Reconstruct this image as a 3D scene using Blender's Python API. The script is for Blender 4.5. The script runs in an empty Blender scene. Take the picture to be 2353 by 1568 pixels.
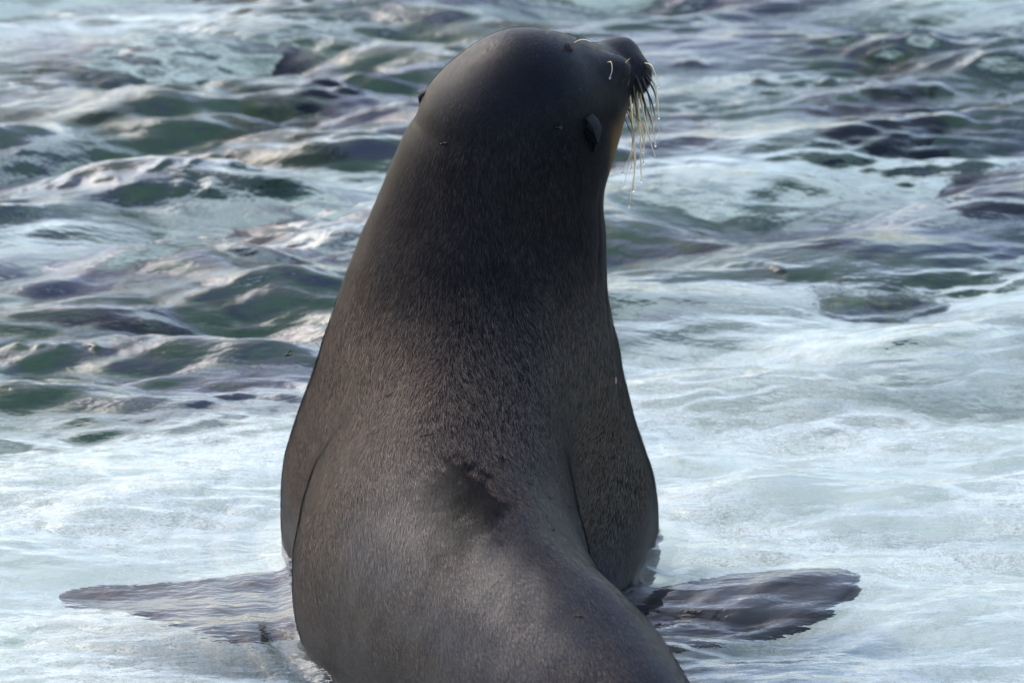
import bpy, math
import numpy as np
from mathutils import Vector
from mathutils.bvhtree import BVHTree

R = math.radians
scene = bpy.context.scene
rng = np.random.default_rng(7)

# ------------------------------------------------------------------ camera
PITCH = R(20.0)
DIST = 8.0
LOOK = Vector((0.0, 0.0, 0.444))
FRAME_W = 1.9                                   # metres across the picture at the animal
CAM = Vector((0.0, -DIST * math.cos(PITCH), LOOK.z + DIST * math.sin(PITCH)))
cam_data = bpy.data.cameras.new('camera')
cam = bpy.data.objects.new('camera', cam_data)
scene.collection.objects.link(cam)
cam.location = CAM
cam.rotation_euler = (R(90) - PITCH, 0, 0)
cam_data.sensor_width = 36.0
cam_data.lens = 36.0 * DIST / FRAME_W
cam_data.clip_start = 0.1
cam_data.clip_end = 3000
cam_data.dof.use_dof = True
cam_data.dof.focus_distance = 7.95
cam_data.dof.aperture_fstop = 5.0
scene.camera = cam

# ------------------------------------------------------------------ light
SUN_DIR = Vector((-0.50, 0.56, 0.66)).normalized()     # towards the sun
world = bpy.data.worlds.new('World')
scene.world = world
world.use_nodes = True
wn = world.node_tree.nodes
wl = world.node_tree.links
bg = wn['Background']
sky = wn.new('ShaderNodeTexSky')
sky.sky_type = 'NISHITA'
sky.sun_disc = False
sky.sun_elevation = math.asin(SUN_DIR.z)
sky.sun_rotation = math.atan2(SUN_DIR.x, SUN_DIR.y)
sky.air_density = 1.0
sky.dust_density = 2.5
sky.ozone_density = 1.0
hsv = wn.new('ShaderNodeHueSaturation')                 # thin even cloud: paler than a clear sky
hsv.inputs['Saturation'].default_value = 1.12
wl.new(sky.outputs['Color'], hsv.inputs['Color'])
wl.new(hsv.outputs['Color'], bg.inputs['Color'])
bg.inputs['Strength'].default_value = 0.15

sun_data = bpy.data.lights.new('sun', 'SUN')
sun = bpy.data.objects.new('sun', sun_data)
scene.collection.objects.link(sun)
sun_data.energy = 0.5
sun_data.angle = R(36)
sun_data.color = (0.92, 0.965, 1.0)
sun.rotation_euler = (-SUN_DIR).to_track_quat('-Z', 'Y').to_euler()
sun.location = (-4, -3, 8)

scene.view_settings.view_transform = 'Standard'
scene.view_settings.look = 'None'
scene.view_settings.gamma = 1.0
scene.view_settings.use_curve_mapping = False
scene.view_settings.exposure = 1.45
scene.render.engine = 'CYCLES'
scene.cycles.max_bounces = 10
scene.cycles.transmission_bounces = 8
scene.cycles.use_denoising = True

# ------------------------------------------------------------------ helpers
MPP = FRAME_W / 2352.0
FWD = Vector((0, math.cos(PITCH), -math.sin(PITCH)))
UP = Vector((0, math.sin(PITCH), math.cos(PITCH)))

def ray(px, py):
    """direction of the sight line through a point of the (2352 wide) photograph"""
    return (FWD * DIST + Vector((1, 0, 0)) * ((px - 1176) * MPP) + UP * ((784 - py) * MPP)).normalized()

def at_y(px, py, y):
    d = ray(px, py)
    return CAM + d * ((y - CAM.y) / d.y)

def at_z(px, py, z):
    d = ray(px, py)
    return CAM + d * ((z - CAM.z) / d.z)

def mesh_object(name, verts, faces, mat=None, parent=None, smooth=True):
    me = bpy.data.meshes.new(name)
    verts = np.asarray(verts, dtype=np.float32)
    if isinstance(faces, np.ndarray):
        n, k = faces.shape
        me.vertices.add(len(verts))
        me.vertices.foreach_set('co', verts.ravel())
        me.loops.add(n * k)
        me.loops.foreach_set('vertex_index', faces.astype(np.int32).ravel())
        me.polygons.add(n)
        me.polygons.foreach_set('loop_start', np.arange(0, n * k, k, dtype=np.int32))
        me.polygons.foreach_set('loop_total', np.full(n, k, dtype=np.int32))
        me.update(calc_edges=True)
    else:
        me.from_pydata([tuple(map(float, v)) for v in verts], [], faces)
        me.update()
    if smooth:
        me.polygons.foreach_set('use_smooth', np.ones(len(me.polygons), dtype=bool))
    if mat:
        me.materials.append(mat)
    ob = bpy.data.objects.new(name, me)
    scene.collection.objects.link(ob)
    if parent:
        ob.parent = parent
    return ob

def point_colour(ob, cols, name='Col'):
    at = ob.data.attributes.new(name, 'FLOAT_COLOR', 'POINT')
    c = np.ones((len(cols), 4), dtype=np.float32)
    c[:, :3] = cols
    at.data.foreach_set('color', c.ravel())

def point_value(ob, vals, name):
    at = ob.data.attributes.new(name, 'FLOAT', 'POINT')
    at.data.foreach_set('value', np.asarray(vals, dtype=np.float32))

def tag(o, label=None, cat=None, group=None, kind=None):
    if label: o['label'] = label
    if cat: o['category'] = cat
    if group: o['group'] = group
    if kind: o['kind'] = kind
    return o

def waves3(P, scale, seed, n=10):
    """smooth pseudo-noise in about -1..1: a handful of random plane waves"""
    r = np.random.default_rng(seed)
    out = np.zeros(len(P))
    for _ in range(n):
        k = r.normal(size=P.shape[1]); k /= np.linalg.norm(k)
        out += np.sin(P @ (k * r.uniform(0.6, 1.7) * 2 * np.pi / scale) + r.uniform(0, 6.28))
    return out / math.sqrt(n / 2) * 0.6

def sstep(a, b, x):
    t = np.clip((x - a) / (b - a), 0, 1)
    return t * t * (3 - 2 * t)

def mat_new(name):
    m = bpy.data.materials.new(name)
    m.use_nodes = True
    return m, m.node_tree.nodes, m.node_tree.links, m.node_tree.nodes['Principled BSDF']

def tube(points, radii, sides=6):
    """tapered tube along a polyline: vertices, faces"""
    P = [Vector(p) for p in points]
    V, F = [], []
    n = len(P)
    for i, p in enumerate(P):
        t = (P[min(i + 1, n - 1)] - P[max(i - 1, 0)]).normalized()
        a = t.cross(Vector((0.3, 0.9, 0.2))).normalized()
        b = t.cross(a)
        for s in range(sides):
            an = 2 * math.pi * s / sides
            V.append(p + (a * math.cos(an) + b * math.sin(an)) * radii[i])
    for i in range(n - 1):
        for s in range(sides):
            s2 = (s + 1) % sides
            F.append((i * sides + s, i * sides + s2, (i + 1) * sides + s2, (i + 1) * sides + s))
    F.append(tuple(range(sides - 1, -1, -1)))
    F.append(tuple(range((n - 1) * sides, n * sides)))
    return V, F

def catmull(pts, n):
    P = [np.array(p, float) for p in pts]
    P = [2 * P[0] - P[1]] + P + [2 * P[-1] - P[-2]]
    out = []
    segs = len(P) - 3
    for k in range(n):
        u = k / (n - 1) * segs
        i = min(int(u), segs - 1); t = u - i
        p0, p1, p2, p3 = P[i:i + 4]
        out.append(0.5 * (2 * p1 + (p2 - p0) * t + (2 * p0 - 5 * p1 + 4 * p2 - p3) * t * t + (3 * p1 - p0 - 3 * p2 + p3) * t ** 3))
    return out

def uv_ball(nu=10, nv=7):
    V, F = [(0, 0, 1)], []
    for j in range(1, nv):
        th = math.pi * j / nv
        for i in range(nu):
            ph = 2 * math.pi * i / nu
            V.append((math.sin(th) * math.cos(ph), math.sin(th) * math.sin(ph), math.cos(th)))
    V.append((0, 0, -1))
    for i in range(nu):
        F.append((0, 1 + i, 1 + (i + 1) % nu))
    for j in range(nv - 2):
        for i in range(nu):
            a = 1 + j * nu; b = a + nu; k = (i + 1) % nu
            F.append((a + i, b + i, b + k, a + k))
    a = 1 + (nv - 2) * nu
    for i in range(nu):
        F.append((a + i, len(V) - 1, a + (i + 1) % nu))
    return np.array(V), F

# ------------------------------------------------------------------ the sea lion's body as one implicit surface
H = 0.008
GX = np.arange(-1.02, 0.90, H); GY = np.arange(-1.78, 0.62, H); GZ = np.arange(-0.34, 1.12, H)
X = GX[:, None, None].astype(np.float32); Y = GY[None, :, None].astype(np.float32); Z = GZ[None, None, :].astype(np.float32)

def smin(a, b, k):
    h = np.clip(0.5 + 0.5 * (b - a) / k, 0, 1)
    return b + (a - b) * h - k * h * (1 - h)

def tab(x, xs, ys):
    """smooth table look-up (cubic through the points, shape preserving enough)"""
    xs = np.asarray(xs, float); ys = np.asarray(ys, float)
    d = np.gradient(ys, xs)
    i = np.clip(np.searchsorted(xs, x) - 1, 0, len(xs) - 2)
    h = xs[i + 1] - xs[i]
    t = np.clip((x - xs[i]) / h, 0, 1)
    return ((2 * t**3 - 3 * t**2 + 1) * ys[i] + (t**3 - 2 * t**2 + t) * h * d[i]
            + (-2 * t**3 + 3 * t**2) * ys[i + 1] + (t**3 - t**2) * h * d[i + 1])

# neck and chest: horizontal slices (photo row, left edge, right edge, centre y, half depth)
NECK = [(270, 955, 1362, .10, .175), (310, 930, 1374, .10, .185), (380, 900, 1382, .10, .195),
        (450, 870, 1382, .10, .205), (520, 838, 1390, .10, .215), (600, 803, 1393, .10, .225), (670, 780, 1397, .10, .235),
        (740, 755, 1408, .10, .25), (800, 735, 1420, .105, .26), (850, 720, 1428, .11, .27), (910, 700, 1443, .115, .28),
        (980, 675, 1463, .12, .295), (1040, 655, 1482, .12, .305), (1100, 645, 1500, .12, .31), (1160, 645, 1510, .12, .31),
        (1240, 650, 1511, .12, .31), (1300, 660, 1508, .12, .305), (1400, 700, 1480, .12, .28), (1500, 760, 1430, .12, .24)]
rows = []
for py, l, r_, yc, b in NECK:
    pl = at_y(l, py, yc); pr = at_y(r_, py, yc)
    rows.append((pl.z, (pl.x + pr.x) / 2, (pr.x - pl.x) / 2, yc, b))
rows = np.array(sorted(rows))
zt, zb = rows[-1, 0], rows[0, 0]
ncx = tab(GZ, rows[:, 0], rows[:, 1]).astype(np.float32); na = tab(GZ, rows[:, 0], rows[:, 2]).astype(np.float32)
ncy = tab(GZ, rows[:, 0], rows[:, 3]).astype(np.float32); nb = tab(GZ, rows[:, 0], rows[:, 4]).astype(np.float32)
rad = np.sqrt(((X - ncx) / na) ** 2 + ((Y - ncy) / nb) ** 2)
f = (rad - 1) * np.minimum(na, nb)
over = np.maximum(Z - zt + .02, 0) + np.maximum(zb - Z, 0)
f = np.where(over > 0, np.sqrt(np.maximum(f + .12, 0) ** 2 + over ** 2) - .12, f)

def ellipsoid(c, r, ax=None):
    """c centre, r radii along the axes in ax (rows), default world axes"""
    dx, dy, dz = X - c[0], Y - c[1], Z - c[2]
    if ax is not None:
        ax = np.asarray(ax, np.float32)
        u = dx * ax[0][0] + dy * ax[0][1] + dz * ax[0][2]
        v = dx * ax[1][0] + dy * ax[1][1] + dz * ax[1][2]
        w = dx * ax[2][0] + dy * ax[2][1] + dz * ax[2][2]
        dx, dy, dz = u, v, w
    k0 = np.sqrt((dx / r[0]) ** 2 + (dy / r[1]) ** 2 + (dz / r[2]) ** 2)
    return (k0 - 1) * min(r)

def cone(a, b, ra, rb):
    a = np.array(a, np.float32); b = np.array(b, np.float32)
    d = b - a; L2 = float(d @ d)
    t = np.clip(((X - a[0]) * d[0] + (Y - a[1]) * d[1] + (Z - a[2]) * d[2]) / L2, 0, 1)
    return np.sqrt((X - a[0] - t * d[0]) ** 2 + (Y - a[1] - t * d[1]) ** 2 + (Z - a[2] - t * d[2]) ** 2) - (ra + (rb - ra) * t)

# back and hindquarters: upright slices (y, centre x, centre z, half width, half height)
HIND = np.array([(-1.36, .36, -.06, .05, .035), (-1.25, .325, -.045, .085, .06), (-1.12, .27, -.02, .14, .11), (-.95, .165, .02, .195, .175), (-.75, .060, .045, .240, .235),
                 (-.55, -.054, .06, .254, .272), (-.4, -.115, .08, .269, .295), (-.2, -.1405, .10, .2565, .315), (-.05, -.1225, .12, .2525, .33), (.15, -.10, .15, .235, .30)])
hy = HIND[:, 0]
T = lambda c: tab(GY, hy, HIND[:, c]).astype(np.float32)[None, :, None]
radh = np.sqrt(((X - T(1)) / T(3)) ** 2 + ((Z - T(2)) / T(4)) ** 2)
fh = (radh - 1) * np.minimum(T(3), T(4)) + np.maximum(Y - .15, 0) + np.maximum(-1.36 - Y, 0)
f = smin(f, fh, 0.075)
f = smin(f, cone((-.075, .0, .50), (-.095, -.38, .11), .155, .195), .09)      # the slope of the back
del radh, rad, fh

# head, turned to the right, and its features
FD = np.array((.66, .74, .10)); FD /= np.linalg.norm(FD)             # where the nose points
RT = np.cross(FD, (0, 0, 1)); RT /= np.linalg.norm(RT)
UPH = np.cross(RT, FD)
HC = np.array((.042, .118, .832))
def hp(fwd, right, up):
    return HC + FD * fwd + RT * right + UPH * up
head = ellipsoid(hp(0, 0, 0), (.178, .138, .168), (FD, RT, UPH))
head = smin(head, ellipsoid(hp(-.050, 0, .046), (.108, .115, .132), (FD, RT, UPH)), .06)
head = smin(head, cone(hp(.10, 0, .015), hp(.215, 0, .028), .102, .060), .05)
head = smin(head, cone(hp(.07, 0, -.05), hp(.200, 0, -.008), .078, .034), .04)    # lower jaw
for s in (-1, 1):
    head = smin(head, ellipsoid(hp(.228, s * .034, .022), (.050, .043, .042), (FD, RT, UPH)), .025)   # whisker pads
    head = smin(head, ellipsoid(hp(.135, s * .075, .070), (.045, .03, .026), (FD, RT, UPH)), .03)   # brows
head = smin(head, ellipsoid(hp(.252, 0, .054), (.034, .032, .030), (FD, RT, UPH)), .02)             # nose
f = smin(f, head, 0.055)
del head
# throat under the jaw
f = smin(f, cone(hp(.02, .0, -.11), hp(.09, .01, -.062), .075, .056), .03)
# upper arms running down to the flippers
f = smin(f, cone((.16, .04, .12), (.155, -.16, -.09), .10, .05), .04)
f = smin(f, cone((-.30, .04, .12), (-.33, -.17, -.075), .10, .055), .04)
fbody = f.copy()

# fore flippers: flat blades spread on the water's floor
def poly_sdf(poly):
    x, y = GX[:, None].astype(np.float32), GY[None, :].astype(np.float32)
    d = np.full((len(GX), len(GY)), 1e9, np.float32)
    s = np.ones_like(d)
    n = len(poly)
    for i in range(n):
        ax, ay = poly[i]; bx, by = poly[i - 1]
        ex, ey = bx - ax, by - ay
        wx, wy = x - ax, y - ay
        t = np.clip((wx * ex + wy * ey) / (ex * ex + ey * ey), 0, 1)
        d = np.minimum(d, (wx - ex * t) ** 2 + (wy - ey * t) ** 2)
        c1 = y >= ay; c2 = y < by; c3 = ex * wy > ey * wx
        flip = (c1 & c2 & c3) | (~c1 & ~c2 & ~c3)
        s = np.where(flip, -s, s)
    return s * np.sqrt(d)

LEFT = [(700, 1300), (660, 1330), (560, 1338), (450, 1346), (300, 1350), (180, 1354), (118, 1372), (125, 1392), (210, 1408), (300, 1428), (370, 1446), (440, 1468), (520, 1488), (600, 1494), (660, 1482), (760, 1460)]
RIGHT = [(1420, 1320), (1500, 1368), (1600, 1352), (1720, 1338), (1820, 1334), (1920, 1330), (1985, 1342), (1972, 1368), (1930, 1400), (1880, 1424), (1800, 1446), (1740, 1466), (1650, 1480), (1560, 1492), (1500, 1488), (1420, 1450)]
for pts in (LEFT, RIGHT):
    poly = [(p.x, p.y) for p in (at_z(a, b, -.045) for a, b in pts)]
    d2 = poly_sdf(poly)[:, :, None]
    xs = [p[0] for p in poly]
    root = abs(X - (-.08)) 
    thick = np.clip(.034 - .030 * (root - .30), .012, .034)
    zc = -.072 - .02 * np.clip(root - .45, 0, 1)
    slab = np.sqrt(np.maximum(d2 + .02, 0) ** 2 + np.maximum(np.abs(Z - zc) - thick + .010, 0) ** 2) - .010 + np.minimum(np.maximum(d2 + .02, np.abs(Z - zc) - thick + .010), 0)
    f = smin(f, slab, 0.03)
# hind flippers trailing behind
for s in (-1, 1):
    a = np.array((.35 + s * .03, -1.32, -.07)); b = np.array((.42 + s * .10, -1.66, -.15))
    d = b - a; t = np.clip(((X - a[0]) * d[0] + (Y - a[1]) * d[1]) / float(d[0]**2 + d[1]**2), 0, 1)
    dx = np.sqrt((X - a[0] - t * d[0]) ** 2 + (Y - a[1] - t * d[1]) ** 2) - (.045 + .03 * t)
    dz = np.abs(Z - (a[2] + t * d[2])) - (.03 - .016 * t)
    f = smin(f, np.maximum(dx, dz), .03)

def surface_nets(f):
    nx, ny, nz = f.shape
    ins = f < 0
    cnt = np.zeros((nx - 1, ny - 1, nz - 1), np.int8)
    for i in (0, 1):
        for j in (0, 1):
            for k in (0, 1):
                cnt += ins[i:nx - 1 + i, j:ny - 1 + j, k:nz - 1 + k]
    mixed = (cnt > 0) & (cnt < 8)
    I, J, K = np.nonzero(mixed)
    acc = np.zeros((len(I), 3)); num = np.zeros(len(I))
    corners = [(i, j, k) for i in (0, 1) for j in (0, 1) for k in (0, 1)]
    for a in corners:
        for b in corners:
            if sum(abs(p - q) for p, q in zip(a, b)) == 1 and a < b:
                fa = f[I + a[0], J + a[1], K + a[2]].astype(float); fb = f[I + b[0], J + b[1], K + b[2]].astype(float)
                m = (fa < 0) != (fb < 0)
                t = np.where(m, fa / np.where(m, fa - fb, 1), 0)
                p = np.array(a)[None] + t[:, None] * (np.array(b) - np.array(a))[None]
                acc += np.where(m[:, None], p, 0); num += m
    P = acc / num[:, None] + np.stack([I, J, K], 1)
    V = np.stack([GX[0] + P[:, 0] * H, GY[0] + P[:, 1] * H, GZ[0] + P[:, 2] * H], 1)
    idx = np.full(mixed.shape, -1, np.int64); idx[I, J, K] = np.arange(len(I))
    Q = []
    for ax in range(3):
        o = [0, 0, 0]; o[ax] = 1
        a = ins[:nx - o[0], :ny - o[1], :nz - o[2]]; b = ins[o[0]:, o[1]:, o[2]:]
        i, j, k = np.nonzero(a != b)
        u, v = [(1, 2), (2, 0), (0, 1)][ax]
        c = np.stack([i, j, k], 1)
        ok = (c[:, u] > 0) & (c[:, v] > 0)
        c = c[ok]
        sgn = a[tuple(c.T)]
        du = np.zeros(3, int); du[u] = 1; dv = np.zeros(3, int); dv[v] = 1
        q = np.stack([idx[tuple((c - du - dv).T)], idx[tuple((c - dv).T)], idx[tuple(c.T)], idx[tuple((c - du).T)]], 1)
        q[~sgn] = q[~sgn][:, ::-1]
        Q.append(q)
    return V, np.concatenate(Q)

BV, BF = surface_nets(f)
# relax the lattice a little
e = np.concatenate([BF[:, [0, 1]], BF[:, [1, 2]], BF[:, [2, 3]], BF[:, [3, 0]]])
deg = np.bincount(e.ravel(), minlength=len(BV)).astype(float)
def relax(V, lam):
    s = np.zeros_like(V)
    for c in range(3):
        s[:, c] = np.bincount(e[:, 0], V[e[:, 1], c], len(V)) + np.bincount(e[:, 1], V[e[:, 0], c], len(V))
    return V + lam * (s / deg[:, None] - V)
for _ in range(3):
    BV = relax(BV, .5); BV = relax(BV, -.52)

# muscle and blubber under the skin, loose folds at the neck
def vertex_normals(V):
    n_ = np.zeros_like(V)
    fn = np.cross(V[BF[:, 2]] - V[BF[:, 0]], V[BF[:, 3]] - V[BF[:, 1]])
    for c in range(4):
        for a in range(3):
            n_[:, a] += np.bincount(BF[:, c], fn[:, a], len(V))
    return n_ / (np.linalg.norm(n_, axis=1)[:, None] + 1e-12)
n0 = vertex_normals(BV)
amt = sstep(.03, .12, BV[:, 2]) * (1 - sstep(.10, .16, (BV - HC) @ FD) * sstep(.70, .76, BV[:, 2]))
bump = (.0020 * waves3(BV, .32, 61) + .0007 * waves3(BV, .10, 62)) * sstep(.85, .70, BV[:, 2])
# folds: long shallow creases down the neck's right side and across the nape
u_ = np.arctan2(BV[:, 0] - .05, -(BV[:, 1] - .1)) 
fold = np.exp(-((u_ - 1.25 - .25 * np.sin((BV[:, 2] - .5) * 7)) / .045) ** 2) * sstep(.38, .50, BV[:, 2]) * sstep(.80, .70, BV[:, 2])
fold += .7 * np.exp(-((u_ - .95 - .20 * np.sin((BV[:, 2] - .6) * 8)) / .05) ** 2) * sstep(.50, .58, BV[:, 2]) * sstep(.76, .68, BV[:, 2])
ring = .0
for zc_, tilt in ((.425, .10), (.375, -.05), (.335, .02)):
    ring = ring + np.exp(-((BV[:, 2] - zc_ - tilt * (BV[:, 0] + .08) - .012 * waves3(BV[:, :2], .2, int(zc_ * 1000))) / .006) ** 2) * sstep(.20, .05, np.abs(BV[:, 0] + .08)) * (BV[:, 1] < 0)
BV = BV + n0 * ((bump - .0045 * fold - .0007 * ring) * amt)[:, None]

# field of the body at the water line (for the water's edge), without flippers
kz0 = int(np.argmin(np.abs(GZ)))
BODY_AT_WATER = fbody[:, :, kz0].copy()
del f, fbody

BODY_BVH = BVHTree.FromPolygons([Vector(v) for v in BV], [tuple(q) for q in BF.tolist()])

def on_body(px, py):
    hit = BODY_BVH.ray_cast(CAM, ray(px, py))
    return hit[0], hit[1]

# ------------------------------------------------------------------ coat colours
def coat(P, N):
    """share of pale hairs, base colour, hair length, at points of the body"""
    x, y, z = P.T
    mott = waves3(P, .35, 3) * .5 + waves3(P, .10, 4) * .35 + waves3(P, .035, 5) * .3
    pale = .15 + .52 * sstep(.66, .36, z) * sstep(-1.1, -.25, y) + .10 * sstep(.9, .5, z)
    pale = pale + .16 * mott * (pale + .25)
    base = np.tile(np.array([.0050, .0045, .0062]), (len(P), 1)) * (1 + .22 * mott)[:, None]
    # worn dark patch on the back
    c = np.array(on_body(1065, 1165)[0]); d = (P - c)
    k = np.exp(-((d[:, 0] / .085) ** 2 + (d[:, 1] / .15) ** 2 + (d[:, 2] / .12) ** 2) * 1.2 + .5 * waves3(P, .06, 9))
    c2 = np.array(on_body(1040, 1105)[0]); d = (P - c2)
    k = np.maximum(k, np.exp(-((d[:, 0] / .085) ** 2 + (d[:, 1] / .05) ** 2) * 1.2 + .5 * waves3(P, .04, 10)) * (np.abs(d[:, 2]) < .2))
    k = sstep(.28, .62, k + .22 * waves3(P, .030, 12))
    pale = pale * (1 - .97 * k); base = base * (1 - .65 * k)[:, None]
    # golden brown on the right shoulder
    c = np.array(on_body(1400, 1060)[0]); d2 = ((P - c) ** 2).sum(1)
    g = np.exp(-d2 / .02)
    pale = pale + .12 * g
    # tan cheek and throat
    hx = (P - HC) @ FD; hu = (P - HC) @ UPH
    t = sstep(.035, .09, hx) * sstep(.02, -.03, hu) * sstep(-.22, -.16, hu)
    base = base * (1 - t)[:, None] + t[:, None] * np.array([.20, .10, .035])
    pale = np.maximum(pale, t * .75)
    return np.clip(pale, .02, .9), np.clip(base, .002, 1), g, t, k

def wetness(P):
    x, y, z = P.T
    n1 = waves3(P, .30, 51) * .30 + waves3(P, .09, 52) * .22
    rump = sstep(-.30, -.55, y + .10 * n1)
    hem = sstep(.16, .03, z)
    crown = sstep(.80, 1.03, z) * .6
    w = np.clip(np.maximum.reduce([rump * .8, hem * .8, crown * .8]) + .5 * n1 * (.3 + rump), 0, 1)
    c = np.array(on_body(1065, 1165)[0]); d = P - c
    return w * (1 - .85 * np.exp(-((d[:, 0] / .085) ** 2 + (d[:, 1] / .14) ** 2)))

VN = np.zeros_like(BV)
fn = np.cross(BV[BF[:, 2]] - BV[BF[:, 0]], BV[BF[:, 3]] - BV[BF[:, 1]])
for c in range(4):
    for a in range(3):
        VN[:, a] += np.bincount(BF[:, c], fn[:, a], len(BV))
VN /= np.linalg.norm(VN, axis=1)[:, None] + 1e-12
pale_v, base_v, gold_v, tan_v, worn_v = coat(BV, VN)

# ------------------------------------------------------------------ materials
def coat_material(name, rough, bump):
    m, n, l, p = mat_new(name)
    a = n.new('ShaderNodeAttribute'); a.attribute_name = 'Col'
    l.new(a.outputs['Color'], p.inputs['Base Color'])
    w = n.new('ShaderNodeAttribute'); w.attribute_name = 'Wet'
    for sock, dry, wet in (('Roughness', rough, .42), ('Specular IOR Level', .05, .34)):
        mr = n.new('ShaderNodeMapRange'); mr.inputs['To Min'].default_value = dry; mr.inputs['To Max'].default_value = wet
        l.new(w.outputs['Fac'], mr.inputs['Value']); l.new(mr.outputs['Result'], p.inputs[sock])
    p.inputs['Sheen Weight'].default_value = 0.05
    p.inputs['Sheen Roughness'].default_value = 0.25
    if bump:
        tc = n.new('ShaderNodeTexCoord')
        no = n.new('ShaderNodeTexNoise'); no.inputs['Scale'].default_value = 260; no.inputs['Detail'].default_value = 3
        b = n.new('ShaderNodeBump'); b.inputs['Strength'].default_value = .35; b.inputs['Distance'].default_value = .002
        l.new(tc.outputs['Object'], no.inputs['Vector']); l.new(no.outputs['Fac'], b.inputs['Height']); l.new(b.outputs['Normal'], p.inputs['Normal'])
    return m
SKIN = coat_material('wet_hide', .48, False)
FUR = coat_material('fur', .5, False)

def plain(name, col, rough=.5, spec=.5):
    m, n, l, p = mat_new(name)
    no = n.new('ShaderNodeTexNoise'); no.inputs['Scale'].default_value = 400
    mx = n.new('ShaderNodeMix'); mx.data_type = 'RGBA'
    mx.inputs[6].default_value = (*[c * .75 for c in col], 1); mx.inputs[7].default_value = (*[min(1, c * 1.25) for c in col], 1)
    tc = n.new('ShaderNodeTexCoord')
    l.new(tc.outputs['Object'], no.inputs['Vector']); l.new(no.outputs['Fac'], mx.inputs[0]); l.new(mx.outputs[2], p.inputs['Base Color'])
    p.inputs['Roughness'].default_value = rough; p.inputs['Specular IOR Level'].default_value = spec
    return m

# ------------------------------------------------------------------ sea bed and water
def axis(core, step_core, far, grow=1.35):
    a, b = core
    mid = np.arange(a, b + step_core / 2, step_core)
    lo, hi = [], []
    s = step_core; v = a
    while v > far[0]: s *= grow; v -= s; lo.append(v)
    s = step_core; v = b
    while v < far[1]: s *= grow; v += s; hi.append(v)
    return np.concatenate([lo[::-1], mid, hi])

def sheet(xs, ys):
    gx, gy = np.meshgrid(xs, ys, indexing='ij')
    i = np.arange(len(xs) * len(ys)).reshape(len(xs), len(ys))
    q = np.stack([i[:-1, :-1], i[1:, :-1], i[1:, 1:], i[:-1, 1:]], -1).reshape(-1, 4)
    return gx.ravel(), gy.ravel(), q

def bed_z(x, y):
    P = np.stack([x, y], 1)
    base = -.235 - .22 * sstep(.6, 4.0, y) - .4 * sstep(5, 60, np.hypot(x, y))
    return base + .018 * waves3(P, 1.3, 21) + .010 * waves3(P, .4, 22)

bx = axis((-3, 3), .05, (-600, 600)); by = axis((-2.2, 6.5), .05, (-600, 600))
x, y, q = sheet(bx, by)
m, n, l, p = mat_new('sea_bed_sand_and_weed')
tc = n.new('ShaderNodeTexCoord')
def noise(scale, detail=3, rough=.5, stretch=(1, 1, 1), off=(0, 0, 0)):
    mp = n.new('ShaderNodeMapping'); mp.inputs['Scale'].default_value = stretch; mp.inputs['Location'].default_value = off
    no = n.new('ShaderNodeTexNoise'); no.inputs['Scale'].default_value = scale; no.inputs['Detail'].default_value = detail; no.inputs['Roughness'].default_value = rough
    l.new(tc.outputs['Object'], mp.inputs['Vector']); l.new(mp.outputs['Vector'], no.inputs['Vector'])
    return no.outputs['Fac']
def ramp(fac, a, b, ca=(0, 0, 0, 1), cb=(1, 1, 1, 1)):
    r = n.new('ShaderNodeValToRGB'); r.color_ramp.elements[0].position = a; r.color_ramp.elements[1].position = b
    r.color_ramp.elements[0].color = ca; r.color_ramp.elements[1].color = cb
    l.new(fac, r.inputs['Fac']); return r.outputs['Color']
def mix(fac, a, b, mode='MIX'):
    mx = n.new('ShaderNodeMix'); mx.data_type = 'RGBA'; mx.blend_type = mode
    for s, v in ((0, fac), (6, a), (7, b)):
        if isinstance(v, bpy.types.NodeSocket): l.new(v, mx.inputs[s])
        elif s == 0: mx.inputs[0].default_value = v
        else: mx.inputs[s].default_value = (*v, 1)
    return mx.outputs[2]
def math_(op, a, b):
    mm = n.new('ShaderNodeMath'); mm.operation = op; mm.use_clamp = False
    for s, v in ((0, a), (1, b)):
        if isinstance(v, bpy.types.NodeSocket): l.new(v, mm.inputs[s])
        else: mm.inputs[s].default_value = v
    return mm.outputs[0]
sand = mix(noise(6, 4), (.68, .72, .66), (.79, .82, .77))
sand = mix(ramp(noise(90, 2), .50, .66), sand, (.30, .33, .28))
sand = mix(ramp(noise(38, 3, .6, (.7, 1.2, 1), (2, 6, 0)), .53, .66), sand, (.38, .44, .37))
sand = mix(ramp(noise(2.6, 5, .6, (.6, 1.2, 1), (5, 9, 0)), .46, .66), sand, (.52, .60, .54))
sand = mix(ramp(noise(11, 4, .6, (.5, 1.4, 1), (1, 4, 0)), .52, .68), sand, (.42, .50, .44))
vor = n.new('ShaderNodeTexVoronoi'); vor.inputs['Scale'].default_value = 60; l.new(tc.outputs['Object'], vor.inputs['Vector'])
sand = mix(ramp(vor.outputs['Distance'], .10, .16, (.55, .55, .55, 1), (0, 0, 0, 1)), sand, vor.outputs['Color'])
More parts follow.
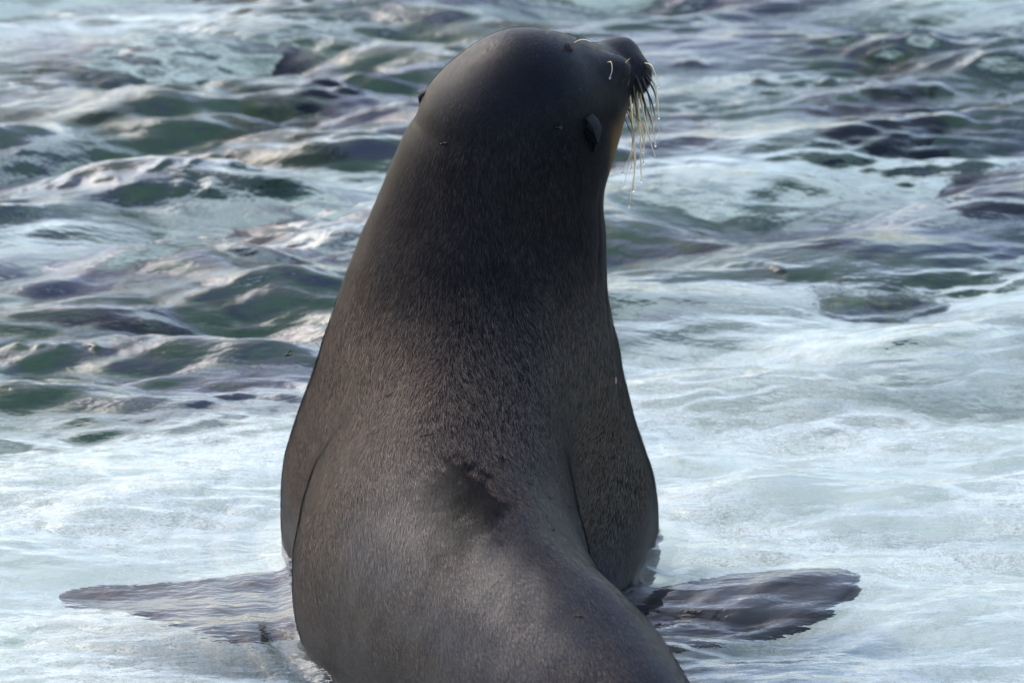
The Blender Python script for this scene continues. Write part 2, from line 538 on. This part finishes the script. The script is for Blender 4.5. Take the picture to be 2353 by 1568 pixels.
# weed and dark stone cover the bed from about a metre beyond the animal
sx = n.new('ShaderNodeSeparateXYZ'); l.new(tc.outputs['Object'], sx.inputs[0])
grad = math_('MULTIPLY', math_('ADD', sx.outputs['Y'], -1.35), .30)
cov = math_('ADD', noise(1.3, 5, .6, (.36, 1.2, 1), (3.1, 1.7, 0)), math_('MINIMUM', math_('MAXIMUM', grad, -.25), .05))
cover = ramp(cov, .44, .57)
weed = mix(noise(9, 4, .6, (.5, 1.3, 1)), (.010, .026, .024), (.05, .10, .050))
weed = mix(ramp(noise(3, 4, .6, (.5, 1.5, 1), (8, 2, 0)), .45, .6), weed, (.030, .036, .065))
far_sand = ramp(math_('MULTIPLY', sx.outputs['Y'], .25), .25, .65)
sand = mix(far_sand, sand, (.48, .57, .53))
col = mix(cover, sand, weed)
l.new(col, p.inputs['Base Color'])
p.inputs['Roughness'].default_value = .9; p.inputs['Specular IOR Level'].default_value = .1
bmp = n.new('ShaderNodeBump'); bmp.inputs['Strength'].default_value = .6; bmp.inputs['Distance'].default_value = .01
l.new(noise(30, 4), bmp.inputs['Height']); l.new(bmp.outputs['Normal'], p.inputs['Normal'])
bed = mesh_object('sea_bed', np.stack([x, y, bed_z(x, y)], 1), q, m)
tag(bed, kind='structure')

# water surface
wx = axis((-1.75, 1.75), .0075, (-600, 600)); wy = np.concatenate([axis((-1.3, .9), .0065, (-600, .9))[:-1], axis((.9, 5.2), .007, (.9, 600))])
wy = wy[np.concatenate([[True], np.diff(wy) > 1e-6])]
x, y, q = sheet(wx, wy)
def water_z(x, y):
    r = np.random.default_rng(11)
    z = np.zeros_like(x)
    wxp = x + .06 * np.sin(y * 2.1 + x * 1.3) + .03 * np.sin(x * 4.1 - y * 3.3 + 1)
    wyp = y + .05 * np.sin(x * 2.7 + .5) + .022 * np.sin(x * 6.3 + y * 2.0)
    rough = .45 + .55 * sstep(.1, 1.5, y) 
    group = .65 + .5 * waves3(np.stack([x * .7, y], 1), 1.6, 31)
    far = 1 - sstep(10, 40, np.hypot(x, y))
    for i in range(46):
        lam = math.exp(r.uniform(math.log(.11), math.log(.85)))
        th = r.normal(0, .36)
        k = 2 * math.pi / lam
        slope = .080 * (lam / .3) ** .15
        ph = k * (math.sin(th) * wxp + math.cos(th) * wyp) + r.uniform(0, 6.28)
        s = np.sin(ph)
        z += slope / k * (s + .25 * np.cos(2 * ph))
    fine = np.zeros_like(x)
    for i in range(22):
        lam = math.exp(r.uniform(math.log(.035), math.log(.10)))
        th = r.normal(0, .35); k = 2 * math.pi / lam
        fine += .060 / k * np.sin(k * (math.sin(th) * wxp + math.cos(th) * wyp) + r.uniform(0, 6.28))
    gust = np.clip(.55 + .8 * waves3(np.stack([x * .6, y], 1), .7, 33), .05, 1.5)
    return (z * rough * np.clip(group, .2, 1.6) + fine * gust) * far
z = water_z(x, y)
# water climbing the wet hide at the animal's edge
def grid2(F, x, y):
    u = np.clip((x - GX[0]) / H, 0, len(GX) - 1.001); v = np.clip((y - GY[0]) / H, 0, len(GY) - 1.001)
    i = u.astype(int); j = v.astype(int); a = u - i; b = v - j
    return F[i, j] * (1 - a) * (1 - b) + F[i + 1, j] * a * (1 - b) + F[i, j + 1] * (1 - a) * b + F[i + 1, j + 1] * a * b
edge = grid2(BODY_AT_WATER, x, y)
inside_grid = (x > GX[0]) & (x < GX[-1]) & (y > GY[0]) & (y < GY[-1])
edge = np.where(inside_grid, edge, 1.0)
z = z + \
    .009 * np.exp(-np.maximum(edge, 0) / .010) + .003 * np.sin(edge * 2 * np.pi / .07) * np.exp(-np.abs(edge) / .12) * (edge > 0)
# thin steep wavelets running across the swell
CRESTS = [[(0, 438), (100, 436), (250, 441), (400, 432), (520, 424), (640, 420)], [(225, 384), (300, 392), (410, 408)], [(365, 346), (440, 338), (560, 346)],
          [(275, 466), (380, 455), (565, 471)], [(-20, 368), (120, 350)], [(1925, 441), (2050, 425), (2125, 417)], [(1700, 184), (1820, 195), (1985, 181)],
          [(2105, 207), (2335, 216)], [(1635, 616), (1720, 611), (1825, 640)], [(1535, 152), (1640, 149)], [(820, 319), (925, 320)], [(0, 812), (180, 806), (330, 822)], [(1780, 880), (1960, 893)]]
for ci, c in enumerate(CRESTS):
    w = np.array([tuple(at_z(a, b, 0))[:2] for a, b in c])
    sel = (x > w[0, 0] - .05) & (x < w[-1, 0] + .05) & (np.abs(y - w[:, 1].mean()) < .6)
    xx, yy = x[sel], y[sel]
    P2 = np.stack([xx, yy * 0], 1)
    yc = np.interp(xx, w[:, 0], w[:, 1]) + .012 * waves3(P2, .11, 200 + ci) + .006 * waves3(P2, .04, 230 + ci)
    amp = np.clip(.6 + .6 * waves3(P2, .09, 260 + ci), .05, 1.4) * sstep(w[0, 0] - .04, w[0, 0] + .05, xx) * sstep(w[-1, 0] + .04, w[-1, 0] - .05, xx)
    d = (yy - yc)
    z[sel] += .0085 * amp * np.exp(-np.where(d < 0, d / .011, d / .035) ** 2)
m, n, l, p = mat_new('sea_water')
tc = n.new('ShaderNodeTexCoord')
p.inputs['Base Color'].default_value = (.96, .99, .985, 1)
p.inputs['Roughness'].default_value = .012
p.inputs['IOR'].default_value = 1.333
p.inputs['Transmission Weight'].default_value = 1.0
h = math_('ADD', math_('MULTIPLY', noise(22, 3, .5, (.45, 1, 1)), 1.0), math_('MULTIPLY', noise(70, 2, .5, (.5, 1, 1), (4, 1, 0)), .38))
bmp = n.new('ShaderNodeBump'); bmp.inputs['Strength'].default_value = 1.0; bmp.inputs['Distance'].default_value = .006
l.new(h, bmp.inputs['Height']); l.new(bmp.outputs['Normal'], p.inputs['Normal'])
water = mesh_object('sea_water', np.stack([x, y, z], 1), q, m)
tag(water, kind='structure')

# ------------------------------------------------------------------ the sea lion
lion = bpy.data.objects.new('sea_lion', None)
scene.collection.objects.link(lion)
lion.location = (0, 0, 0)
tag(lion, 'dark grey brown sea lion sitting upright in shallow water, head turned to its right', 'sea lion')
body = mesh_object('body', BV, BF, SKIN, lion)
base_v = base_v * (1 + wetness(BV)[:, None] * np.array([-.1, .1, .5]))  # bluish tint on wet areas: sky sheen put into the base colour
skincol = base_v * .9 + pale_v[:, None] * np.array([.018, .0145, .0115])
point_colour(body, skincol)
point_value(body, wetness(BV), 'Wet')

# fur: short blades lying along the hide
tri = np.concatenate([BF[:, [0, 1, 2]], BF[:, [0, 2, 3]]])
cen = BV[tri].mean(1)
keep = (cen[:, 2] > -.01) & (cen[:, 1] > -1.30)
# no hair on the nose pad
tri = tri[keep]
area = np.linalg.norm(np.cross(BV[tri[:, 1]] - BV[tri[:, 0]], BV[tri[:, 2]] - BV[tri[:, 0]]), axis=1)
NH = 520000
pick = rng.choice(len(tri), NH, p=area / area.sum())
u = rng.random((NH, 2)); fl = u.sum(1) > 1; u[fl] = 1 - u[fl]
t = tri[pick]
w3 = np.stack([1 - u.sum(1), u[:, 0], u[:, 1]], 1)[:, :, None]
P = (BV[t] * w3).sum(1); N = (VN[t] * w3).sum(1); N /= np.linalg.norm(N, axis=1)[:, None]
pale, base, gold, tan, worn = coat(P, N)
x_, y_, z_ = P.T
base = base * (1 + wetness(P)[:, None] * np.array([-.1, .1, .5]))  # wet fur tinted bluer as well, painting in the reflected sky
cxl = np.interp(z_, rows[:, 0], rows[:, 1])
flow = np.zeros_like(P)
up = sstep(.30, .60, z_)
side = np.clip((x_ - cxl) / .35, -1, 1)
flow[:, 0] = side * .35 * (1 - .6 * up) + .10 * (1 - up)
flow[:, 1] = -1.0 * (1 - up) - .10 * up
flow[:, 2] = -.35 * (1 - up) - 1.0 * up
onhead = sstep(.80, .90, z_)
flow = flow * (1 - onhead)[:, None] + onhead[:, None] * (-FD * .7 + np.array([0, 0, -.5]))
flow += np.stack([waves3(P, .16, s) for s in (41, 42, 43)], 1) * .16 + rng.normal(0, .13, P.shape)
flow -= (flow * N).sum(1)[:, None] * N
flow /= np.linalg.norm(flow, axis=1)[:, None] + 1e-9
wet = sstep(.30, .05, z_) * .4 + sstep(-.35, -.75, y_) * .4
Ln = rng.uniform(.008, .018, NH) * (1 - .45 * sstep(.8, .95, z_)) * (1 - .35 * wet)
Wd = rng.uniform(.0005, .0010, NH) * (1 - .30 * sstep(.45, .62, z_))
lift = rng.uniform(.05, .19, NH) * (1 - .4 * wet)
B = np.cross(flow, N)
tip = P + flow * Ln[:, None] + N * (Ln * lift)[:, None]
P0 = P - N * .0004
V = np.empty((NH, 4, 3))
V[:, 0] = P0 - B * Wd[:, None] * .5; V[:, 1] = P0 + B * Wd[:, None] * .5
V[:, 2] = tip + B * Wd[:, None] * .14; V[:, 3] = tip - B * Wd[:, None] * .14
share = np.clip(rng.normal(pale, .06 + .95 * pale), 0, 1) * (1 - .65 * wetness(P))
tone = rng.uniform(.6, 1.5, NH)
pc = np.array([.170, .120, .088])[None] * (1 - gold * .5)[:, None] + np.array([.22, .15, .085])[None] * (gold * .5)[:, None]
pc = pc * (1 - tan)[:, None] + np.array([.30, .17, .07])[None] * tan[:, None]
pc = pc * (rng.uniform(.6, 1.5, NH) * (1 - .42 * sstep(.42, .66, z_)))[:, None]
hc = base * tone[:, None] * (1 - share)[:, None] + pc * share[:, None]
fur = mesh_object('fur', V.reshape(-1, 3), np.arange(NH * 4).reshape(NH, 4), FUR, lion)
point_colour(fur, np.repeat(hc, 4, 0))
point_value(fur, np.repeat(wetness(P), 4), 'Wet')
fur['kind'] = 'stuff'

# ears: small rolled pointed flaps
def ear(root, nrm, down, length, width):
    root, nrm, down = Vector(root), Vector(nrm).normalized(), Vector(down).normalized()
    side = nrm.cross(down).normalized()
    V, F = [], []
    ns, nr = 12, 10
    for i in range(ns):
        s = i / (ns - 1)
        w = width * (math.sin(math.pi * (.16 + .80 * s) ** .75) ** .8) * (1 - .35 * s)
        c = root + down * (length * (s - .08)) + nrm * (.004 + .010 * math.sin(math.pi * min(1, s * 1.1)) + .004 * s)
        for j in range(nr):
            a = math.pi * 2 * j / nr
            V.append(c + side * (w * .5 * math.cos(a)) + nrm * (width * .26 * math.sin(a) * (1 - .5 * s)))
    for i in range(ns - 1):
        for j in range(nr):
            k = (j + 1) % nr
            F.append((i * nr + j, (i + 1) * nr + j, (i + 1) * nr + k, i * nr + k))
    F.append(tuple(range(nr))); F.append(tuple(range((ns - 1) * nr, ns * nr))[::-1])
    return V, F
EAR = plain('ear_hide', (.024, .021, .023), .75, .15)
PINK = plain('scar_skin', (.42, .22, .20), .5)
SCAB = plain('dry_scab', (.030, .012, .006), .8)
pr, nr_ = on_body(1350, 272)
V, F = ear(pr, nr_, (.25, .05, -1), .056, .026)
right_ear = mesh_object('ear', V, F, EAR, lion)
pq, nq = on_body(1347, 300)
V, F = ear(Vector(pq) - Vector(nq) * .0075, nq, (.32, .05, -1), .048, .018)
mesh_object('ear_hollow_shade', V, F, plain('ear_hollow_shade', (.004, .004, .004), .9, .05), right_ear)  # solid near-black flap standing in for the shade inside the ear
pl = next(h for h in (on_body(k, 214)[0] for k in range(930, 1100, 2)) if h is not None)
V, F = ear(Vector(pl) + Vector((.014, .0, .002)), Vector((-1, .0, .35)), (-.48, .0, -.88), .036, .020)
mesh_object('ear', V, F, EAR, lion)

# eyes
bv, bf = uv_ball(14, 9)
EYE = plain('eye', (.006, .005, .005), .08, .8)
for s in (-1, 1):
    c = hp(.165, s * .073, .045)
    mesh_object('eye', bv * .018 + c, bf, EYE, lion)

# scab on the crown, a cluster of dried tufts
c, nn = on_body(1305, 110)
V, F = [], []
tz = Vector(nn); tx = tz.cross(Vector((0, 0, 1))).normalized(); ty = tz.cross(tx)
for i in range(26):
    a = rng.uniform(0, 6.28); rr = .011 * math.sqrt(rng.random()); s = rng.uniform(.0018, .0036)
    o = Vector(c) + tx * (rr * math.cos(a)) + ty * (rr * .8 * math.sin(a))
    tipv = o + tz * rng.uniform(.003, .007) + tx * rng.normal(0, .002) + ty * rng.normal(0, .003)
    b0 = len(V)
    for k in range(5):
        an = k * 1.2566
        V.append(o - tz * .003 + tx * (s * math.cos(an)) + ty * (s * math.sin(an)))
    V.append(tipv)
    for k in range(5):
        F.append((b0 + k, b0 + (k + 1) % 5, b0 + 5))
tag(mesh_object('scab', V, F, SCAB, lion, False), 'dark reddish brown crusty scab on top of the head')

# small marks in the coat
def patch(px, py, w, h, mat, name, label=None, ang=0.0):
    c, nn = on_body(px, py)
    tz = Vector(nn); tx = Vector((math.cos(ang), 0, math.sin(ang))); tx = (tx - tz * tx.dot(tz)).normalized(); ty = tz.cross(tx)
    V = [Vector(c) + tz * .0022]
    k = 14
    for ring, (rr, hh) in enumerate(((.6, .0017), (1.0, -.002))):
        for i in range(k):
            a = 2 * math.pi * i / k
            j = rng.uniform(.75, 1.25)
            V.append(Vector(c) + tx * (w * .5 * rr * j * math.cos(a)) + ty * (h * .5 * rr * j * math.sin(a)) + tz * hh)
    F = [(0, 1 + i, 1 + (i + 1) % k) for i in range(k)]
    F += [(1 + i, 1 + k + i, 1 + k + (i + 1) % k, 1 + (i + 1) % k) for i in range(k)]
    o = mesh_object(name, V, F, mat, lion)
    if label: o['label'] = label
    return o
patch(1414, 874, .010, .018, PINK, 'scar', 'small pink scar on the right flank')
for px, py, w, h, a in ((1262, 1142, .016, .012, 0), (1308, 1162, .010, .014, 0), (1255, 1185, .012, .006, .5), (1270, 1215, .014, .016, .3), (1215, 1108, .022, .006, 0),
                        (980, 998, .030, .007, 0), (895, 905, .030, .006, -.2), (750, 985, .010, .024, 0), (1285, 1045, .006, .024, 0), (1358, 1190, .010, .02, 0), (1330, 1415, .020, .006, .5)):
    patch(px, py, w, h, SCAB, 'coat_mark')

# whiskers
WH = bpy.data.materials.new('whisker'); WH.use_nodes = True
n_, l_ = WH.node_tree.nodes, WH.node_tree.links; p_ = n_['Principled BSDF']
a_ = n_.new('ShaderNodeAttribute'); a_.attribute_name = 'Col'; l_.new(a_.outputs['Color'], p_.inputs['Base Color'])
p_.inputs['Roughness'].default_value = .3
DROP, n_, l_, p_ = mat_new('water_drop')
p_.inputs['Transmission Weight'].default_value = .8; p_.inputs['Roughness'].default_value = .02; p_.inputs['IOR'].default_value = 1.333
p_.inputs['Base Color'].default_value = (.95, .98, 1, 1)
WHISK = [  # points in the head close-up, thickness, dark share
    ([(1890, 580), (1895, 750), (1915, 1100), (1907, 1355)], 1.15, .05, 1), ([(1880, 680), (1905, 900), (1922, 1150), (1872, 1485)], 1.0, .0, 1),
    ([(1945, 550), (1955, 800), (1965, 1050), (1970, 1280)], 1.1, .1, 1), ([(1940, 640), (1970, 850), (1990, 1000), (1988, 1140)], 1.1, .1, 1),
    ([(1965, 580), (2000, 790), (2045, 980), (2085, 1105)], 1.15, .05, 1), ([(1990, 600), (2040, 780), (2070, 900), (2083, 1000)], 1.0, .5, 1),
    ([(1985, 480), (2050, 650), (2085, 800), (2120, 900)], 1.1, .6, 0), ([(2005, 430), (2068, 560), (2095, 680), (2110, 780)], 1.1, .55, 1),
    ([(2010, 400), (2075, 520), (2100, 640), (2108, 720)], 1.0, .3, 0), ([(2000, 360), (2060, 400), (2095, 460), (2108, 525)], .7, .4, 1),
    ([(1995, 335), (2045, 360), (2075, 410), (2090, 470)], .7, .0, 0), ([(1920, 400), (1955, 520), (2010, 700), (2045, 900)], 1.1, .8, 0),
    ([(1912, 470), (1922, 650), (1940, 800), (1950, 925)], 1.1, .75, 1), ([(1965, 400), (2015, 560), (2050, 720), (2072, 920)], 1.1, .7, 0),
    ([(1925, 600), (1915, 780), (1900, 960), (1893, 1180)], 1.0, .1, 1), ([(1895, 700), (1912, 900), (1890, 1050), (1820, 1215)], .5, .4, 1),
    ([(1898, 760), (1900, 950), (1875, 1130), (1830, 1325)], .5, .4, 1), ([(1975, 700), (1998, 850), (1998, 950), (1985, 1050)], 1.0, .2, 1),
    ([(1960, 470), (1990, 640), (2005, 760), (2025, 780)], 1.0, .9, 1), ([(1935, 640), (1950, 760), (1945, 860), (1937, 930)], .8, .6, 0),
    ([(1700, 335), (1728, 338), (1738, 400), (1722, 462)], .5, .1, 1), ([(1430, 178), (1480, 163), (1530, 163), (1580, 182)], .4, .0, 0),
    ([(1850, 345), (1862, 325), (1880, 310)], .4, .0, 0)]
ball_v, ball_f = uv_ball(8, 6)
for pts, th, dark, drop in WHISK:
    px = [((1000 + a * .31888) * .90462, (50 + b * .31888) * .90462) for a, b in pts]
    hit = None
    for k in range(24):                                        # root on the muzzle, searched a little inwards
        h_ = BODY_BVH.ray_cast(CAM, ray(px[0][0] - k * 2.0, px[0][1] + (k * .6 if px[0][1] < 120 else 0)))
        if h_[0] is not None: hit = h_; off = k * 2.0; break
    if hit is None:
        yy = hp(.2, 0, 0)[1]; off = 0; root = at_y(*px[0], yy)
    else:
        root = hit[0] - Vector(hit[1]) * .004; yy = root.y
    P3 = [np.array(root)]
    for i, (a, b) in enumerate(px[1:]):
        P3.append(np.array(at_y(a, b, yy - .012 * (i + 1))))
    P3 = catmull(P3, 14)
    rad_ = [.0022 * th * (1 - .72 * (i / 13)) for i in range(14)]
    V, F = tube(P3, rad_, 6)
    o = mesh_object('whisker', V, F, WH, lion)
    tt = np.repeat(np.arange(14) / 13, 6)
    k = sstep(dark - .25, dark + .25, tt)[:, None] if dark > 0 else np.ones((len(tt), 1))
    point_colour(o, np.array([.035, .018, .010])[None] * (1 - k) + np.array([.90, .64, .33])[None] * k)
    if drop:
        d_ = mesh_object('water_drop', ball_v * np.array([.0022, .0022, .0028]) + P3[-1] - np.array([0, 0, .001]), ball_f, DROP, o)

# ------------------------------------------------------------------ flies
FLY = plain('fly_body', (.008, .008, .009), .4)
WING, n_, l_, p_ = mat_new('fly_wing')
p_.inputs['Base Color'].default_value = (.012, .012, .012, 1); p_.inputs['Alpha'].default_value = .7; p_.inputs['Roughness'].default_value = .9; p_.inputs['Specular IOR Level'].default_value = .0
def fly(loc, fwd, up, size, spread, label):
    e = bpy.data.objects.new('fly', None); scene.collection.objects.link(e)
    fwd = Vector(fwd).normalized(); up = (Vector(up) - fwd * Vector(up).dot(fwd)).normalized(); lf = up.cross(fwd)
    M = np.array([list(fwd), list(lf), list(up)])
    tag(e, label, 'fly')
    parts = [('head', (.42, 0, .02), (.14, .17, .15)), ('thorax', (.17, 0, .05), (.22, .19, .20)), ('abdomen', (-.22, 0, 0), (.32, .19, .17))]
    V, F = [], []
    for nm, c, r in parts:
        b0 = len(V); 
        V += list((ball_v * np.array(r) + np.array(c)) * size @ M); F += [tuple(i + b0 for i in ff) for ff in ball_f]
    o = mesh_object('body', V, F, FLY, e)
    for s in (-1, 1):
        out = []
        for k in range(9):
            a = 2 * math.pi * k / 9
            out.append(np.array((.36 * math.cos(a) - .36, .13 * math.sin(a), 0)))
        ca, sa = math.cos(s * spread), math.sin(s * spread)
        Vt = [(np.array((v[0] * ca - v[1] * sa, -(v[0] * sa + v[1] * ca) * -1 + s * .08 * -1, .18 + .12 * abs(v[0]))) ) * size for v in out]
        Vt = Vt + [v - np.array((0, 0, .015)) * size for v in Vt]
        Fw = [tuple(range(9)), tuple(range(17, 8, -1))] + [(k, 9 + k, 9 + (k + 1) % 9, (k + 1) % 9) for k in range(9)]
        mesh_object('wing', np.array(Vt) @ M, Fw, WING, e)
        for k, xo in enumerate((.28, .15, .02)):
            pts = [np.array((xo, s * .12, -.05)), np.array((xo + (k - 1) * -.12, s * .34, .02)), np.array((xo + (k - 1) * -.2, s * .46, -.24))]
            V, F = tube([tuple((q_ * size) @ M) for q_ in pts], [.022 * size] * 3, 4)
            mesh_object('leg', V, F, FLY, e)
    e.location = loc
    return e
fly(at_y(662, 815, -.10), (-.85, .2, -.25), (0, -.2, 1), .014, .9, 'tiny black fly hovering over the water beside the sea lion')
for px, py, fw, lab in ((1022, 331, (1, 0, .2), 'small dark fly resting on the left of the sea lion\'s neck'),
                        (1282, 293, (1, 0, -.1), 'small dark fly resting just left of the sea lion\'s ear'),
                        (1156, 1056, (1, 0, -.2), 'small dark fly resting on the middle of the sea lion\'s back')):
    c, nn = on_body(px, py)
    fly(Vector(c) + Vector(nn) * .0035, fw, nn, .012, .35, lab)

# ------------------------------------------------------------------ rocks under the water
ROCK, n, l, p = mat_new('algae_rock')
tc = n.new('ShaderNodeTexCoord')
c = mix(ramp(noise(14, 4), .40, .62), (.016, .016, .026), (.060, .105, .022))
c = mix(ramp(noise(40, 3), .5, .7), c, (.11, .12, .035))
l.new(c, p.inputs['Base Color']); p.inputs['Roughness'].default_value = .8
KELP, n, l, p = mat_new('dark_rock')
tc = n.new('ShaderNodeTexCoord')
l.new(mix(ramp(noise(14, 4), .45, .7), (.006, .006, .014), (.022, .030, .030)), p.inputs['Base Color']); p.inputs['Roughness'].default_value = .7
rv, rf = uv_ball(28, 18)
def rock(px, py, w, d, top, mat, seed, label):
    d *= .6; top -= .03
    c = at_z(px, py, top - .01)
    zb = float(bed_z(np.array([c.x]), np.array([c.y]))[0])
    h = (top - zb) 
    V = rv.copy()
    nz = 1 + .22 * waves3(rv, 1.6, seed) + .12 * waves3(rv, .6, seed + 1)
    V = V * nz[:, None]
    V[:, 2] = np.clip(V[:, 2], -.35, 2)
    V = V / np.array([1, 1, V[:, 2].max()]) * np.array([w / 2, d / 2, h])
    o = mesh_object('submerged_rock', V, rf, mat)
    o.location = (c.x, c.y, zb)
    tag(o, label, 'rock', 'rocks lying under the water')
ROCKS = [(640, 290, .30, .30, -.12, ROCK, 'olive green algae rock under water, largest one beside the neck'),
         (150, 232, .28, .22, -.16, ROCK, 'green algae rock under pale water at the far left'),
         (2050, 200, .22, .18, -.15, ROCK, 'yellowish green algae rock under water between long dark ripples'),
         (2010, 758, .30, .22, -.13, ROCK, 'green algae rock under bright shallows beyond the shoulder'),
         (2330, 455, .34, .34, -.08, KELP, 'black rock just under the surface with broken dark ripples'),
         (680, 195, .22, .12, -.16, KELP, 'narrow dark rock under water above the olive green rock'),
         (1560, 375, .20, .18, -.18, KELP, 'dark rock under water beyond the hanging whiskers'),
         (1960, 330, .42, .26, -.18, KELP, 'broad slate rock under slanting ripples'),
         (620, 612, .20, .14, -.18, KELP, 'grey rock under pale foam beside the upper back'),
         (1740, 640, .36, .20, -.18, KELP, 'long dark rock under ripples beside the chest'),
         (230, 815, .36, .20, -.18, KELP, 'blue black rock under water near the hovering fly'),
         (560, 50, .40, .20, -.22, ROCK, 'deep green rock far behind the sea lion')]
for i, (px, py, w, d, top, mat, lab) in enumerate(ROCKS):
    rock(px, py, w, d, top, mat, 100 + i * 3, lab)
